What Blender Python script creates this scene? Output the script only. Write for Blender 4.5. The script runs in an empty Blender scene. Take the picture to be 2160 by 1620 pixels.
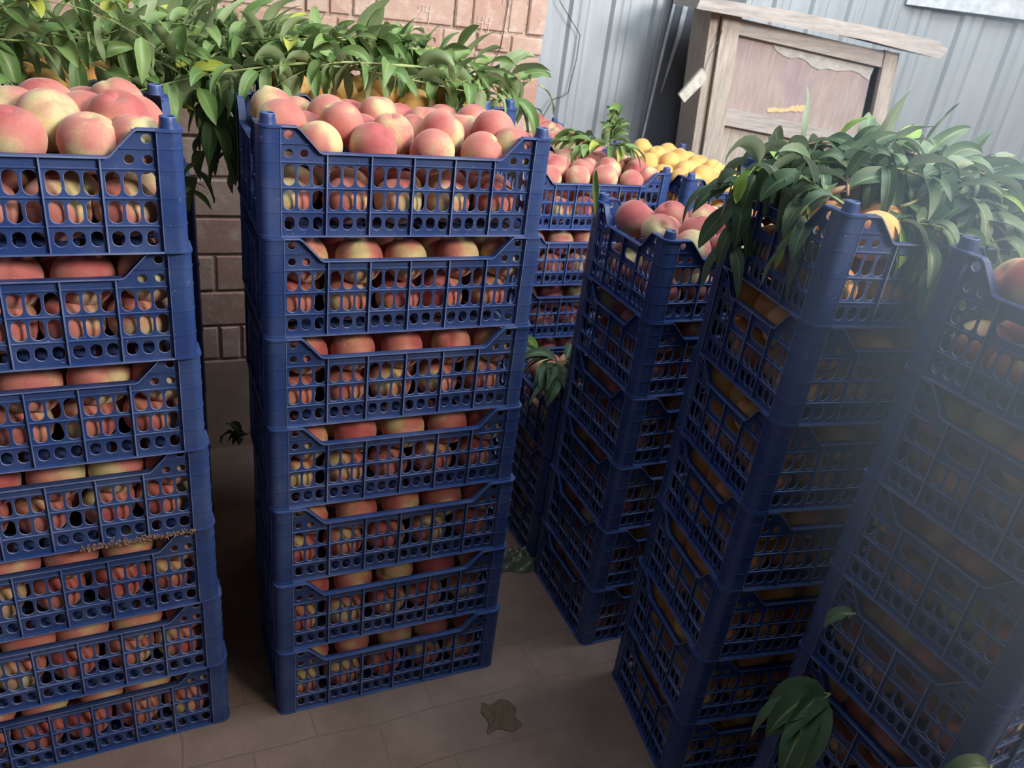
import bpy, math, random
import numpy as np
from mathutils import Vector, Matrix

C = bpy.context.scene.collection
SC = bpy.context.scene
R = math.radians

# ---------------------------------------------------------------- camera, world, lights, exposure
PITCH, ROLL, CAM_H, FPX = R(26.484), R(7.727), 1.667, 1683.7
cam_data = bpy.data.cameras.new('camera')
cam_data.sensor_width = 36.0
cam_data.lens = FPX / 2160 * 36
cam_data.clip_start = 0.05
cam_data.dof.use_dof = True
cam_data.dof.focus_distance = 1.5
cam_data.dof.aperture_fstop = 7.0
cam = bpy.data.objects.new('camera', cam_data); C.objects.link(cam)
fw = Vector((0, math.cos(PITCH), -math.sin(PITCH)))
r0 = Vector((1, 0, 0)); u0 = Vector((0, math.sin(PITCH), math.cos(PITCH)))
rt = r0 * math.cos(ROLL) + u0 * math.sin(ROLL)
up = -r0 * math.sin(ROLL) + u0 * math.cos(ROLL)
M = Matrix((rt, up, -fw)).transposed().to_4x4(); M.translation = (0, 0, CAM_H)
cam.matrix_world = M
SC.camera = cam

world = bpy.data.worlds.new('world'); SC.world = world
world.use_nodes = True
bg = world.node_tree.nodes['Background']
bg.inputs['Color'].default_value = (0.72, 0.82, 1.0, 1)
bg.inputs['Strength'].default_value = 0.085

def area(name, loc, target, sx, sy, power, col):
    l = bpy.data.lights.new(name, 'AREA'); l.shape = 'RECTANGLE'
    l.size, l.size_y, l.energy, l.color = sx, sy, power, col
    o = bpy.data.objects.new(name, l); C.objects.link(o)
    o.location = loc
    o.rotation_euler = (Vector(target) - Vector(loc)).to_track_quat('-Z', 'Y').to_euler()
    return o
area('doorway_daylight', (2.95, -0.20, 2.90), (-0.3, 1.6, 1.0), 1.2, 1.4, 290, (1.0, 0.96, 0.92))
area('roof_opening_daylight', (1.6, 1.9, 3.7), (1.1, 3.1, 1.0), 3.6, 1.5, 108, (0.85, 0.93, 1.0))

SC.view_settings.view_transform = 'Standard'
SC.view_settings.look = 'None'
SC.view_settings.gamma = 1.0
SC.view_settings.use_curve_mapping = False
SC.view_settings.exposure = 0.40

# ---------------------------------------------------------------- materials
def mat(name):
    m = bpy.data.materials.new(name); m.use_nodes = True
    nt = m.node_tree
    return m, nt, nt.nodes['Principled BSDF']
def N(nt, t, **kw):
    n = nt.nodes.new(t)
    for k, v in kw.items():
        if k in n.inputs: n.inputs[k].default_value = v
        else: setattr(n, k, v)
    return n
def L(nt, a, b): nt.links.new(a, b)
def ramp(nt, src, p0, p1, c0=(0, 0, 0, 1), c1=(1, 1, 1, 1)):
    r = nt.nodes.new('ShaderNodeValToRGB')
    r.color_ramp.elements[0].position = p0; r.color_ramp.elements[0].color = c0
    r.color_ramp.elements[1].position = p1; r.color_ramp.elements[1].color = c1
    L(nt, src, r.inputs[0]); return r.outputs[0]
def mixc(nt, f, a, b, blend='MIX'):
    m = nt.nodes.new('ShaderNodeMix'); m.data_type = 'RGBA'; m.blend_type = blend
    for s, v in ((m.inputs[0], f), (m.inputs[6], a), (m.inputs[7], b)):
        if hasattr(v, 'links'): L(nt, v, s)
        else: s.default_value = v
    return m.outputs[2]
def bump(nt, p, h, strength, dist):
    b = N(nt, 'ShaderNodeBump', Strength=strength, Distance=dist)
    L(nt, h, b.inputs['Height']); L(nt, b.outputs[0], p.inputs['Normal'])

def objcoord(nt, scale=1.0, obrand=True):
    tc = nt.nodes.new('ShaderNodeTexCoord')
    if not obrand: return tc.outputs['Object']
    oi = nt.nodes.new('ShaderNodeObjectInfo')
    a = N(nt, 'ShaderNodeVectorMath', operation='MULTIPLY_ADD')
    L(nt, oi.outputs['Random'], a.inputs[0]); a.inputs[1].default_value = (17, 31, 23)
    L(nt, tc.outputs['Object'], a.inputs[2])
    return a.outputs[0]

def make_plastic(name, base, dust, edge=False):
    m, nt, p = mat(name)
    v = objcoord(nt)
    n1 = N(nt, 'ShaderNodeTexNoise', Scale=7.0, Detail=6.0, Roughness=0.65); L(nt, v, n1.inputs['Vector'])
    n2 = N(nt, 'ShaderNodeTexNoise', Scale=90.0, Detail=3.0); L(nt, v, n2.inputs['Vector'])
    c = mixc(nt, ramp(nt, n1.outputs[0], 0.42, 0.75), base + (1,), dust + (1,))
    if not edge:
        vo = N(nt, 'ShaderNodeTexNoise', Scale=160.0, Detail=2.0, Roughness=0.8); L(nt, v, vo.inputs['Vector'])
        c = mixc(nt, ramp(nt, vo.outputs[0], 0.70, 0.76), c, (0.30, 0.35, 0.48, 1))
    L(nt, c, p.inputs['Base Color'])
    rr = N(nt, 'ShaderNodeMapRange'); rr.inputs[3].default_value = 0.32; rr.inputs[4].default_value = 0.55
    L(nt, n1.outputs[0], rr.inputs[0]); L(nt, rr.outputs[0], p.inputs['Roughness'])
    bump(nt, p, n2.outputs[0], 0.12, 0.002)
    return m
M_PLA = make_plastic('blue_plastic', (0.022, 0.053, 0.19), (0.058, 0.098, 0.24))
M_EDGE = make_plastic('worn_highlight_edge', (0.10, 0.155, 0.36), (0.25, 0.31, 0.48), True)  # whitened wear, and edge highlights painted onto rims and ribs

def make_fruit(name, ground, blush, deep, lo, hi, sheen=0.35):
    m, nt, p = mat(name)
    at = N(nt, 'ShaderNodeAttribute', attribute_name='pc')
    ar = N(nt, 'ShaderNodeAttribute', attribute_name='pr')
    oi = nt.nodes.new('ShaderNodeObjectInfo')
    s = N(nt, 'ShaderNodeMath', operation='ADD'); L(nt, ar.outputs['Fac'], s.inputs[0]); L(nt, oi.outputs['Random'], s.inputs[1])
    a = N(nt, 'ShaderNodeVectorMath', operation='MULTIPLY_ADD')
    L(nt, s.outputs[0], a.inputs[0]); a.inputs[1].default_value = (19, 37, 29); L(nt, at.outputs['Vector'], a.inputs[2])
    n1 = N(nt, 'ShaderNodeTexNoise', Scale=0.62, Detail=1.5, Roughness=0.4); L(nt, a.outputs[0], n1.inputs['Vector'])
    n2 = N(nt, 'ShaderNodeTexNoise', Scale=7.0, Detail=5.0, Roughness=0.7); L(nt, a.outputs[0], n2.inputs['Vector'])
    n3 = N(nt, 'ShaderNodeTexNoise', Scale=45.0, Detail=2.0); L(nt, a.outputs[0], n3.inputs['Vector'])
    add = N(nt, 'ShaderNodeMath', operation='MULTIPLY_ADD'); L(nt, n2.outputs[0], add.inputs[0]); add.inputs[1].default_value = 0.16
    L(nt, n1.outputs[0], add.inputs[2])
    f = ramp(nt, add.outputs[0], lo, hi)
    c = mixc(nt, f, ground + (1,), blush + (1,))
    f2 = ramp(nt, add.outputs[0], hi, hi + 0.22)
    c = mixc(nt, f2, c, deep + (1,))
    c = mixc(nt, ramp(nt, n3.outputs[0], 0.62, 0.72), c, (0.55, 0.30, 0.20, 1))
    L(nt, c, p.inputs['Base Color'])
    p.inputs['Roughness'].default_value = 0.62
    p.inputs['Specular IOR Level'].default_value = 0.25
    p.inputs['Sheen Weight'].default_value = sheen
    p.inputs['Sheen Roughness'].default_value = 0.45
    p.inputs['Sheen Tint'].default_value = (1, 0.9, 0.85, 1)
    bump(nt, p, n2.outputs[0], 0.06, 0.02)
    return m
M_PEACH = make_fruit('pink_peach_skin', (0.60, 0.52, 0.27), (0.55, 0.225, 0.175), (0.42, 0.095, 0.10), 0.425, 0.54, 0.35)
M_ORANGE = make_fruit('orange_peach_skin', (0.82, 0.46, 0.16), (0.74, 0.30, 0.13), (0.50, 0.09, 0.06), 0.50, 0.72)
M_YELLOW = make_fruit('yellow_peach_skin', (0.74, 0.46, 0.14), (0.72, 0.34, 0.11), (0.60, 0.20, 0.10), 0.52, 0.78, 0.2)

def make_leaf(name, a, b, under, pale):
    m, nt, p = mat(name)
    at = N(nt, 'ShaderNodeAttribute', attribute_name='lr')
    ap = N(nt, 'ShaderNodeAttribute', attribute_name='lv')
    c = mixc(nt, at.outputs['Fac'], a + (1,), b + (1,))
    c = mixc(nt, ramp(nt, at.outputs['Fac'], 0.93, 0.95), c, pale + (1,))
    geo = nt.nodes.new('ShaderNodeNewGeometry')
    c = mixc(nt, geo.outputs['Backfacing'], c, under + (1,))
    vein = ramp(nt, ap.outputs['Fac'], 0.0, 0.13, (1, 1, 1, 1), (0, 0, 0, 1))
    c = mixc(nt, vein, c, (0.28, 0.36, 0.13, 1))
    L(nt, c, p.inputs['Base Color'])
    p.inputs['Roughness'].default_value = 0.5
    p.inputs['Transmission Weight'].default_value = 0.0
    tr = nt.nodes.new('ShaderNodeBsdfTranslucent'); L(nt, c, tr.inputs['Color'])
    mx = N(nt, 'ShaderNodeMixShader'); mx.inputs[0].default_value = 0.22
    out = nt.nodes['Material Output']
    L(nt, p.outputs[0], mx.inputs[1]); L(nt, tr.outputs[0], mx.inputs[2]); L(nt, mx.outputs[0], out.inputs['Surface'])
    return m
M_LEAF = make_leaf('peach_leaf', (0.10, 0.20, 0.055), (0.22, 0.33, 0.11), (0.24, 0.32, 0.16), (0.42, 0.46, 0.07))
M_LEAF2 = make_leaf('cool_peach_leaf', (0.055, 0.12, 0.06), (0.13, 0.21, 0.12), (0.20, 0.27, 0.19), (0.24, 0.42, 0.07))
def simple(name, col, rough=0.6, spec=None, metal=0.0, nscale=20, namp=0.25, stretch=None, bumpd=0.0):
    m, nt, p = mat(name)
    tc = nt.nodes.new('ShaderNodeTexCoord'); v = tc.outputs['Object']
    if stretch:
        mp = N(nt, 'ShaderNodeMapping'); mp.inputs['Scale'].default_value = stretch; L(nt, v, mp.inputs[0]); v = mp.outputs[0]
    n = N(nt, 'ShaderNodeTexNoise', Scale=nscale, Detail=5.0, Roughness=0.65); L(nt, v, n.inputs['Vector'])
    d = tuple(x * (1 - namp) for x in col) + (1,); l = tuple(min(1, x * (1 + namp)) for x in col) + (1,)
    L(nt, ramp(nt, n.outputs[0], 0.3, 0.7, d, l), p.inputs['Base Color'])
    p.inputs['Roughness'].default_value = rough; p.inputs['Metallic'].default_value = metal
    if spec is not None: p.inputs['Specular IOR Level'].default_value = spec
    if bumpd: bump(nt, p, n.outputs[0], 0.5, bumpd)
    return m
M_STEM = simple('green_stem', (0.30, 0.36, 0.14), 0.5)
M_TWIG = simple('brown_twig', (0.30, 0.20, 0.13), 0.7)
M_WOOD = simple('weathered_wood', (0.42, 0.36, 0.31), 0.8, nscale=14, namp=0.28, stretch=(6, 6, 0.7), bumpd=0.003)
M_BOARD = simple('weathered_board', (0.40, 0.36, 0.33), 0.8, nscale=14, namp=0.25, stretch=(0.7, 6, 6), bumpd=0.003)
M_PALLET = simple('pallet_wood', (0.22, 0.16, 0.11), 0.85, bumpd=0.002)
M_DARKSHEET = simple('dark_metal_sheet', (0.115, 0.125, 0.145), 0.6, nscale=6, namp=0.2, stretch=(5, 5, 0.5))
M_WIRE = simple('wire', (0.02, 0.02, 0.025), 0.5)
M_CHALK = simple('scratched_chalk', (0.72, 0.62, 0.55), 0.9)
M_MUD = simple('dry_mud', (0.20, 0.12, 0.08), 0.95, nscale=200)
M_BAG = simple('crumpled_bag', (0.10, 0.11, 0.08), 0.35, nscale=40, namp=0.5)
M_TAG = simple('pale_wood_block', (0.52, 0.50, 0.44), 0.8, nscale=60)
M_RIND = simple('dried_rind', (0.10, 0.075, 0.045), 0.9, nscale=60)
M_STRIP = simple('pale_strip', (0.58, 0.62, 0.66), 0.6)

# brick
M_BRICK, nt, p = mat('brick_face')
at = N(nt, 'ShaderNodeAttribute', attribute_name='br')
tc = nt.nodes.new('ShaderNodeTexCoord')
n1 = N(nt, 'ShaderNodeTexNoise', Scale=14.0, Detail=8.0, Roughness=0.7); L(nt, tc.outputs['Object'], n1.inputs['Vector'])
n2 = N(nt, 'ShaderNodeTexNoise', Scale=70.0, Detail=4.0, Roughness=0.7); L(nt, tc.outputs['Object'], n2.inputs['Vector'])
c = mixc(nt, at.outputs['Fac'], (0.41, 0.235, 0.18, 1), (0.49, 0.35, 0.285, 1))
c = mixc(nt, ramp(nt, n1.outputs[0], 0.48, 0.72), c, (0.58, 0.45, 0.37, 1))
c = mixc(nt, ramp(nt, n2.outputs[0], 0.66, 0.74), c, (0.22, 0.12, 0.09, 1))
L(nt, c, p.inputs['Base Color']); p.inputs['Roughness'].default_value = 0.9
bump(nt, p, n2.outputs[0], 0.5, 0.004)
M_MORTAR = simple('mortar', (0.42, 0.31, 0.245), 0.95, nscale=60, namp=0.35, bumpd=0.006)
M_PLASTER = simple('smeared_plaster', (0.30, 0.20, 0.155), 0.9, nscale=9, namp=0.2, bumpd=0.002)

# corrugated sheet
def make_sheet(name, col):
    m, nt, p = mat(name)
    tc = nt.nodes.new('ShaderNodeTexCoord')
    mp = N(nt, 'ShaderNodeMapping'); mp.inputs['Scale'].default_value = (7, 7, 0.6); L(nt, tc.outputs['Object'], mp.inputs[0])
    n = N(nt, 'ShaderNodeTexNoise', Scale=3.0, Detail=4.0, Roughness=0.6); L(nt, mp.outputs[0], n.inputs['Vector'])
    L(nt, ramp(nt, n.outputs[0], 0.3, 0.75, tuple(x * .82 for x in col) + (1,), tuple(x * 1.08 for x in col) + (1,)), p.inputs['Base Color'])
    p.inputs['Metallic'].default_value = 0.15; p.inputs['Roughness'].default_value = 0.55
    return m
M_SHEET = make_sheet('galvanised_sheet', (0.38, 0.415, 0.44))

# floor: dusty brick paving
M_FLOOR, nt, p = mat('dusty_brick_floor')
tc = nt.nodes.new('ShaderNodeTexCoord')
mp = N(nt, 'ShaderNodeMapping'); mp.inputs['Rotation'].default_value = (0, 0, R(-27)); L(nt, tc.outputs['Object'], mp.inputs[0])
nd = N(nt, 'ShaderNodeTexNoise', Scale=3.0, Detail=3.0); L(nt, mp.outputs[0], nd.inputs['Vector'])
wv = N(nt, 'ShaderNodeVectorMath', operation='MULTIPLY_ADD'); L(nt, nd.outputs['Color'], wv.inputs[0]); wv.inputs[1].default_value = (0.035, 0.035, 0); L(nt, mp.outputs[0], wv.inputs[2])
bk = N(nt, 'ShaderNodeTexBrick', Scale=1.0)
bk.inputs['Brick Width'].default_value = 0.30; bk.inputs['Row Height'].default_value = 0.15
bk.inputs['Mortar Size'].default_value = 0.005; bk.inputs['Mortar Smooth'].default_value = 0.9
L(nt, wv.outputs[0], bk.inputs['Vector'])
n1 = N(nt, 'ShaderNodeTexNoise', Scale=5.0, Detail=8.0, Roughness=0.6); L(nt, tc.outputs['Object'], n1.inputs['Vector'])
n2 = N(nt, 'ShaderNodeTexNoise', Scale=60.0, Detail=5.0, Roughness=0.7); L(nt, tc.outputs['Object'], n2.inputs['Vector'])
c = ramp(nt, n1.outputs[0], 0.3, 0.7, (0.135, 0.090, 0.072, 1), (0.225, 0.160, 0.130, 1))
mf = N(nt, 'ShaderNodeMath', operation='MULTIPLY'); L(nt, bk.outputs['Fac'], mf.inputs[0]); L(nt, n1.outputs[0], mf.inputs[1])
mf.inputs[0].default_value=0
c = mixc(nt, mf.outputs[0], c, (0.145, 0.099, 0.080, 1))
c = mixc(nt, ramp(nt, n2.outputs[0], 0.68, 0.78), c, (0.32, 0.24, 0.19, 1))
L(nt, c, p.inputs['Base Color']); p.inputs['Roughness'].default_value = 0.75
hh = N(nt, 'ShaderNodeMath', operation='MULTIPLY_ADD'); L(nt, bk.outputs['Fac'], hh.inputs[0]); hh.inputs[1].default_value = -0.5; L(nt, n2.outputs[0], hh.inputs[2])
bump(nt, p, hh.outputs[0], 0.35, 0.008)

# cabinet panel with stain and scraped mark
M_PANEL, nt, p = mat('stained_plywood')
tc = nt.nodes.new('ShaderNodeTexCoord')
mp = N(nt, 'ShaderNodeMapping'); mp.inputs['Scale'].default_value = (9, 9, 1); L(nt, tc.outputs['Object'], mp.inputs[0])
n1 = N(nt, 'ShaderNodeTexNoise', Scale=9.0, Detail=6.0, Roughness=0.7); L(nt, mp.outputs[0], n1.inputs['Vector'])
n2 = N(nt, 'ShaderNodeTexNoise', Scale=4.0, Detail=3.0); L(nt, tc.outputs['Object'], n2.inputs['Vector'])
c = ramp(nt, n1.outputs[0], 0.3, 0.7, (0.30, 0.23, 0.21, 1), (0.42, 0.34, 0.31, 1))
c = mixc(nt, ramp(nt, n2.outputs[0], 0.5, 0.7), c, (0.27, 0.20, 0.24, 1))
L(nt, c, p.inputs['Base Color']); p.inputs['Roughness'].default_value = 0.8
M_VENEER = simple('peeled_veneer', (0.44, 0.42, 0.39), 0.8, nscale=30)
M_SCRAPE = simple('fresh_scraped_wood', (0.62, 0.45, 0.24), 0.8, nscale=40, stretch=(8, 8, 1))

# ---------------------------------------------------------------- mesh helpers
class MB:
    def __init__(s): s.v = []; s.f = []; s.m = []; s.at = {}
    def add(s, vs, fs, mi=0, **at):
        b = len(s.v); s.v += [tuple(v) for v in vs]
        s.f += [tuple(b + i for i in f) for f in fs]; s.m += [mi] * len(fs)
        for k, v in at.items():
            l = s.at.setdefault(k, [0.0] * b)
            if len(l) < b: l += [0.0] * (b - len(l))
            l += list(v) if hasattr(v, '__len__') else [v] * len(vs)
    def box(s, a, b, mi=0, **at):
        x0, y0, z0 = a; x1, y1, z1 = b
        s.add([(x0, y0, z0), (x1, y0, z0), (x1, y1, z0), (x0, y1, z0), (x0, y0, z1), (x1, y0, z1), (x1, y1, z1), (x0, y1, z1)],
              [(0, 3, 2, 1), (4, 5, 6, 7), (0, 1, 5, 4), (1, 2, 6, 5), (2, 3, 7, 6), (3, 0, 4, 7)], mi, **at)
    def prism(s, poly, f0, f1, mi=0, mside=None, **at):
        # poly: 2D points; f0,f1 map 2D -> 3D for the two caps
        n = len(poly)
        s.add([f0(*q) for q in poly] + [f1(*q) for q in poly],
              [tuple(range(n)), tuple(reversed(range(n, 2 * n)))] + [(i, n + i, n + (i + 1) % n, (i + 1) % n) for i in range(n)], mi, **at)
        if mside is not None:
            for i in range(n): s.m[-1 - i] = mside
    def tube(s, pts, rad, k=6, mi=0, **at):
        pts = [Vector(q) for q in pts]; n = len(pts)
        rr = rad if hasattr(rad, '__len__') else [rad] * n
        vs = []
        for i, q in enumerate(pts):
            d = (pts[min(i + 1, n - 1)] - pts[max(i - 1, 0)]).normalized()
            a = d.cross(Vector((0.13, 0.21, 0.97)))
            if a.length < 1e-3: a = d.cross(Vector((1, 0, 0)))
            a.normalize(); b = d.cross(a)
            for j in range(k):
                t = 2 * math.pi * j / k
                vs.append(q + a * (math.cos(t) * rr[i]) + b * (math.sin(t) * rr[i]))
        fs = [(i * k + j, i * k + (j + 1) % k, (i + 1) * k + (j + 1) % k, (i + 1) * k + j) for i in range(n - 1) for j in range(k)]
        fs += [tuple(reversed(range(k))), tuple(range((n - 1) * k, n * k))]
        s.add(vs, fs, mi, **at)
    def mesh(s, name, mats, smooth=False, fix=True):
        me = bpy.data.meshes.new(name)
        me.from_pydata(s.v, [], s.f)
        for m in (mats if isinstance(mats, (list, tuple)) else [mats]): me.materials.append(m)
        me.polygons.foreach_set('material_index', s.m)
        me.polygons.foreach_set('use_smooth', [smooth] * len(s.f))
        for k, l in s.at.items():
            l = l + [0.0] * (len(s.v) - len(l))
            a = me.attributes.new(k, 'FLOAT', 'POINT'); a.data.foreach_set('value', l)
        if fix:
            import bmesh
            bm = bmesh.new(); bm.from_mesh(me); bmesh.ops.recalc_face_normals(bm, faces=bm.faces); bm.to_mesh(me); bm.free()
        me.update()
        return me

def obj(name, me, parent=None, loc=None, rot=None, **props):
    o = bpy.data.objects.new(name, me); C.objects.link(o)
    if parent is not None: o.parent = parent
    if loc is not None: o.location = loc
    if rot is not None: o.rotation_euler = rot
    for k, v in props.items(): o[k] = v
    return o
def empty(name, loc, rz=0, **props):
    o = obj(name, None, None, loc, (0, 0, rz), **props); o.empty_display_size = 0.05
    return o
def copy_tree(o, parent=None):
    c = o.copy(); C.objects.link(c)
    if parent is not None: c.parent = parent
    for ch in list(o.children): copy_tree(ch, c)
    return c

S_ = Vector((math.cos(R(26)), math.sin(R(26)), 0)); N_ = Vector((-math.sin(R(26)), math.cos(R(26)), 0))
def W(s, n, z=0.0): return S_ * s + N_ * n + Vector((0, 0, z))   # the room's own axes: s along the brick wall, n towards it

# ---------------------------------------------------------------- the setting
mb = MB(); mb.add([(-7, -5, 0), (8, -5, 0), (8, 8, 0), (-7, 8, 0)], [(0, 1, 2, 3)])
obj('floor', mb.mesh('floor', M_FLOOR), kind='structure', label='dusty brown brick floor')

# brick wall (courses of bricks on edge, with ordinary courses at the right end)
rnd = random.Random(5)
WN, WE, WT = 2.706, 1.266, 2.5
mb = MB()
mb.box((-3.2, WN + 0.008, 0), (WE - 0.012, WN + 0.10, WT), 1, br=0.5)
def brick(s0, s1, z0, z1):
    g = 0.005
    s0 += g; s1 -= g; z0 += g; z1 -= g
    dy = rnd.uniform(-0.004, 0.003); c = 0.004
    j = lambda: rnd.uniform(-0.0015, 0.0015)
    f = [(s0 + c + j(), WN + dy, z0 + c + j()), (s1 - c + j(), WN + dy, z0 + c + j()), (s1 - c + j(), WN + dy, z1 - c + j()), (s0 + c + j(), WN + dy, z1 - c + j())]
    m = [(s0, WN + dy + .005, z0), (s1, WN + dy + .005, z0), (s1, WN + dy + .005, z1), (s0, WN + dy + .005, z1)]
    b = [(a[0], WN + 0.03, a[2]) for a in m]
    mb.add(f + m + b, [(0, 1, 2, 3), (0, 4, 5, 1), (1, 5, 6, 2), (2, 6, 7, 3), (3, 7, 4, 0), (4, 8, 9, 5), (5, 9, 10, 6), (6, 10, 11, 7), (7, 11, 8, 4)], 0, br=rnd.random())
z = 0.36; k = 0
while z < WT - .05:
    hz = 0.128; smallstart = WE - 0.33 - rnd.uniform(0, 0.05)
    # right end
    if k % 2 == 0:
        for zz in (z, z + hz / 2):
            s = WE + rnd.uniform(-.006, .004)
            while s > smallstart + 0.05:
                w = rnd.choice([0.125, 0.25]) if s > smallstart + .2 else s - smallstart
                brick(max(s - w, smallstart), s, zz, zz + hz / 2); s -= w
    else:
        s = WE + rnd.uniform(-.006, .004)
        while s > smallstart + 0.03:
            w = rnd.choice([0.068, 0.075, 0.13]) if s > smallstart + .1 else s - smallstart
            brick(max(s - w, smallstart), s, z, z + hz); s -= w
    s = smallstart; i = rnd.randint(0, 1)
    while s > -3.1:
        w = 0.26 if i % 2 == 0 else 0.072
        if rnd.random() < 0.12: w = 0.13
        brick(s - w, s, z, z + hz); s -= w; i += 1
        if rnd.random() < 0.2: i += 1
    z += hz; k += 1
o = obj('wall_left', mb.mesh('brick_wall', [M_BRICK, M_MORTAR]), None, (0, 0, 0), (0, 0, R(26)), kind='structure', label='pinkish red brick wall with rough joints')
WALL = o
mb = MB(); mb.box((-3.2, WN - 0.012, 0), (WE, WN + 0.008, 0.355))
obj('baseboard_left', mb.mesh('plaster_skirting', M_PLASTER), None, (0, 0, 0), (0, 0, R(26)), kind='structure')
# unseen wall added behind the camera on the right to shape the daylight
mb = MB(); mb.box((-2.2, 0, 0), (2.6, .12, 2.40)); mb.box((-2.2, 0, 2.40), (-.95, .12, 3.3)); mb.box((1.0, 0, 2.40), (2.6, .12, 3.3))
obj('light_shaping_wall', mb.mesh('shaping_wall', M_PLASTER), None, (2.32, .14, 0), (0, 0, math.atan2(.88, .49)), kind='structure', label='unseen added wall with a high opening that shapes the daylight')
# numbers scratched in chalk on the bricks
DIG = {'2': [(0, .8), (.25, 1), (.6, .95), (.6, .65), (0, 0), (.7, .08)], '4': [(.1, 1), (.0, .5), (.6, .55)], 'l': [(.6, 1), (.45, -.35)],
       '1': [(.2, .8), (.4, 1), (.35, 0)], '6': [(.6, 1), (.2, .6), (.1, .2), (.4, 0), (.65, .25), (.4, .5), (.15, .3)], '7': [(0, 1), (.6, 1), (.2, 0)]}
mb = MB()
for txt, s, zz, h in (('24', 0.81, 1.530, .040), ('44', 1.015, 1.515, .042), ('27', 0.925, 1.612, .035), ('16', 1.09, 1.60, .034), ('2', 0.905, 1.402, .036), ('46', 0.945, 1.395, .040)):
    for i, ch in enumerate(txt):
        for st in ([DIG[ch]] + ([DIG['l']] if ch == '4' else [])):
            mb.tube([(s + (i * 0.85 + a) * h * 0.7, WN - 0.0045, zz + b * h) for a, b in st], 0.0011, 4)
obj('chalk_numbers', mb.mesh('chalk_numbers', M_CHALK), WALL, label='pale scratched numbers')

# corrugated metal walls
def corrugated(u0, u1, z0, z1, period=0.19, depth=0.016):
    mb = MB(); prof = []; u = u0
    while u < u1:
        for a, d in ((0, 0), (.36, 0), (.44, 1), (.56, 1), (.60, .8), (.64, 1), (.78, 1), (.86, 0)):
            prof.append((u + a * period, -d * depth))
        u += period
    prof = [q for q in prof if q[0] <= u1]
    vs = [(a, d, z0) for a, d in prof] + [(a, d, z1) for a, d in prof] + [(a, d + .0015, z0) for a, d in prof] + [(a, d + .0015, z1) for a, d in prof]
    n = len(prof); fs = []
    for i in range(n - 1): fs += [(i, i + 1, n + i + 1, n + i), (2 * n + i + 1, 2 * n + i, 3 * n + i, 3 * n + i + 1)]
    mb.add(vs, fs); return mb
corr = corrugated(-1.2, 1.62, 0, 2.6)
obj('wall_back', corr.mesh('corrugated_sheets', M_SHEET, fix=False), None, (0.2, 3.9, 0), (0, 0, R(15)), kind='structure', label='grey corrugated metal wall')
corr = corrugated(-0.36, 2.6, 0, 2.6, 0.24, 0.014)
obj('wall_right', corr.mesh('wide_corrugated_sheets', M_SHEET, fix=False), None, (1.9, 4.27, 0), (0, 0, R(-8)), kind='structure', label='pale wide ribbed metal sheets right of the cabinet')
mb = MB(); mb.box((-0.30, -0.06, 1.80), (2.6, -0.03, 1.92))
obj('trim_1', mb.mesh('strip', M_STRIP), None, (1.9, 4.27, 0), (0, 0, R(-8)), kind='structure')

# dark plain sheet leaning on the corrugated wall
t = empty('metal_sheet', (0.2, 3.9, 0), R(15), label='dark flat metal sheet standing left of the old wooden cabinet', category='metal sheet')
mb = MB()
mb.prism([(0.20, 0.0), (0.56, 0.0), (0.62, 2.3), (0.30, 2.3), (0.235, 1.04)], lambda a, b: (a, -0.075, b), lambda a, b: (a, -0.068, b))
obj('panel', mb.mesh('dark_panel', M_DARKSHEET), t)
mb = MB(); mb.tube([(0.20, -0.078, 0), (0.235, -0.078, 1.04), (0.30, -0.078, 2.3)], 0.0055, 6)
obj('folded_edge', mb.mesh('edge', M_STRIP), t, label='bright folded metal edge')
mb = MB(); mb.prism([(0.285, 1.30), (0.325, 1.55), (0.37, 2.3), (0.335, 2.3), (0.305, 1.55)], lambda a, b: (a, -0.083, b), lambda a, b: (a, -0.076, b))
obj('highlight_wedge', mb.mesh('wedge', M_STRIP), t, label='pale sliver painted as a highlight')  # pale wedge shape painting a highlight onto the dark sheet

# wires
def wire(name, pts, rad, lab, **kw):
    mb = MB(); mb.tube(pts, rad, 6); obj(name, mb.mesh(name, M_WIRE, True), label=lab, category='wire', **kw)
def SH(u, z, d=-0.04):   # point on the back sheet's frame
    return Vector((0.2 + u * math.cos(R(15)) - d * math.sin(R(15)), 3.9 + u * math.sin(R(15)) + d * math.cos(R(15)), z))
wire('hanging_wire', [SH(-.26, 1.75), SH(-.235, 1.62), SH(-.18, 1.56), SH(-.125, 1.50), SH(-.125, 1.40), SH(-.135, 1.31), SH(-.14, 1.26), SH(-.165, 1.235), SH(-.205, 1.225), SH(-.24, 1.15), SH(-.26, 1.08)], 0.0019,
     'thin black wire hanging loose on the corrugated sheet beside the brick wall')
wire('thin_cable', [W(1.10, WN - .006, 1.75), W(1.115, WN - .006, 1.60), W(1.105, WN - .006, 1.47), W(1.075, WN - .006, 1.40), W(1.085, WN - .006, 1.25), W(1.10, WN - .006, 1.16), W(1.095, WN - .006, 1.02)], 0.0014,
     'thin dark cable running down the bricks near the wall edge')

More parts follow.
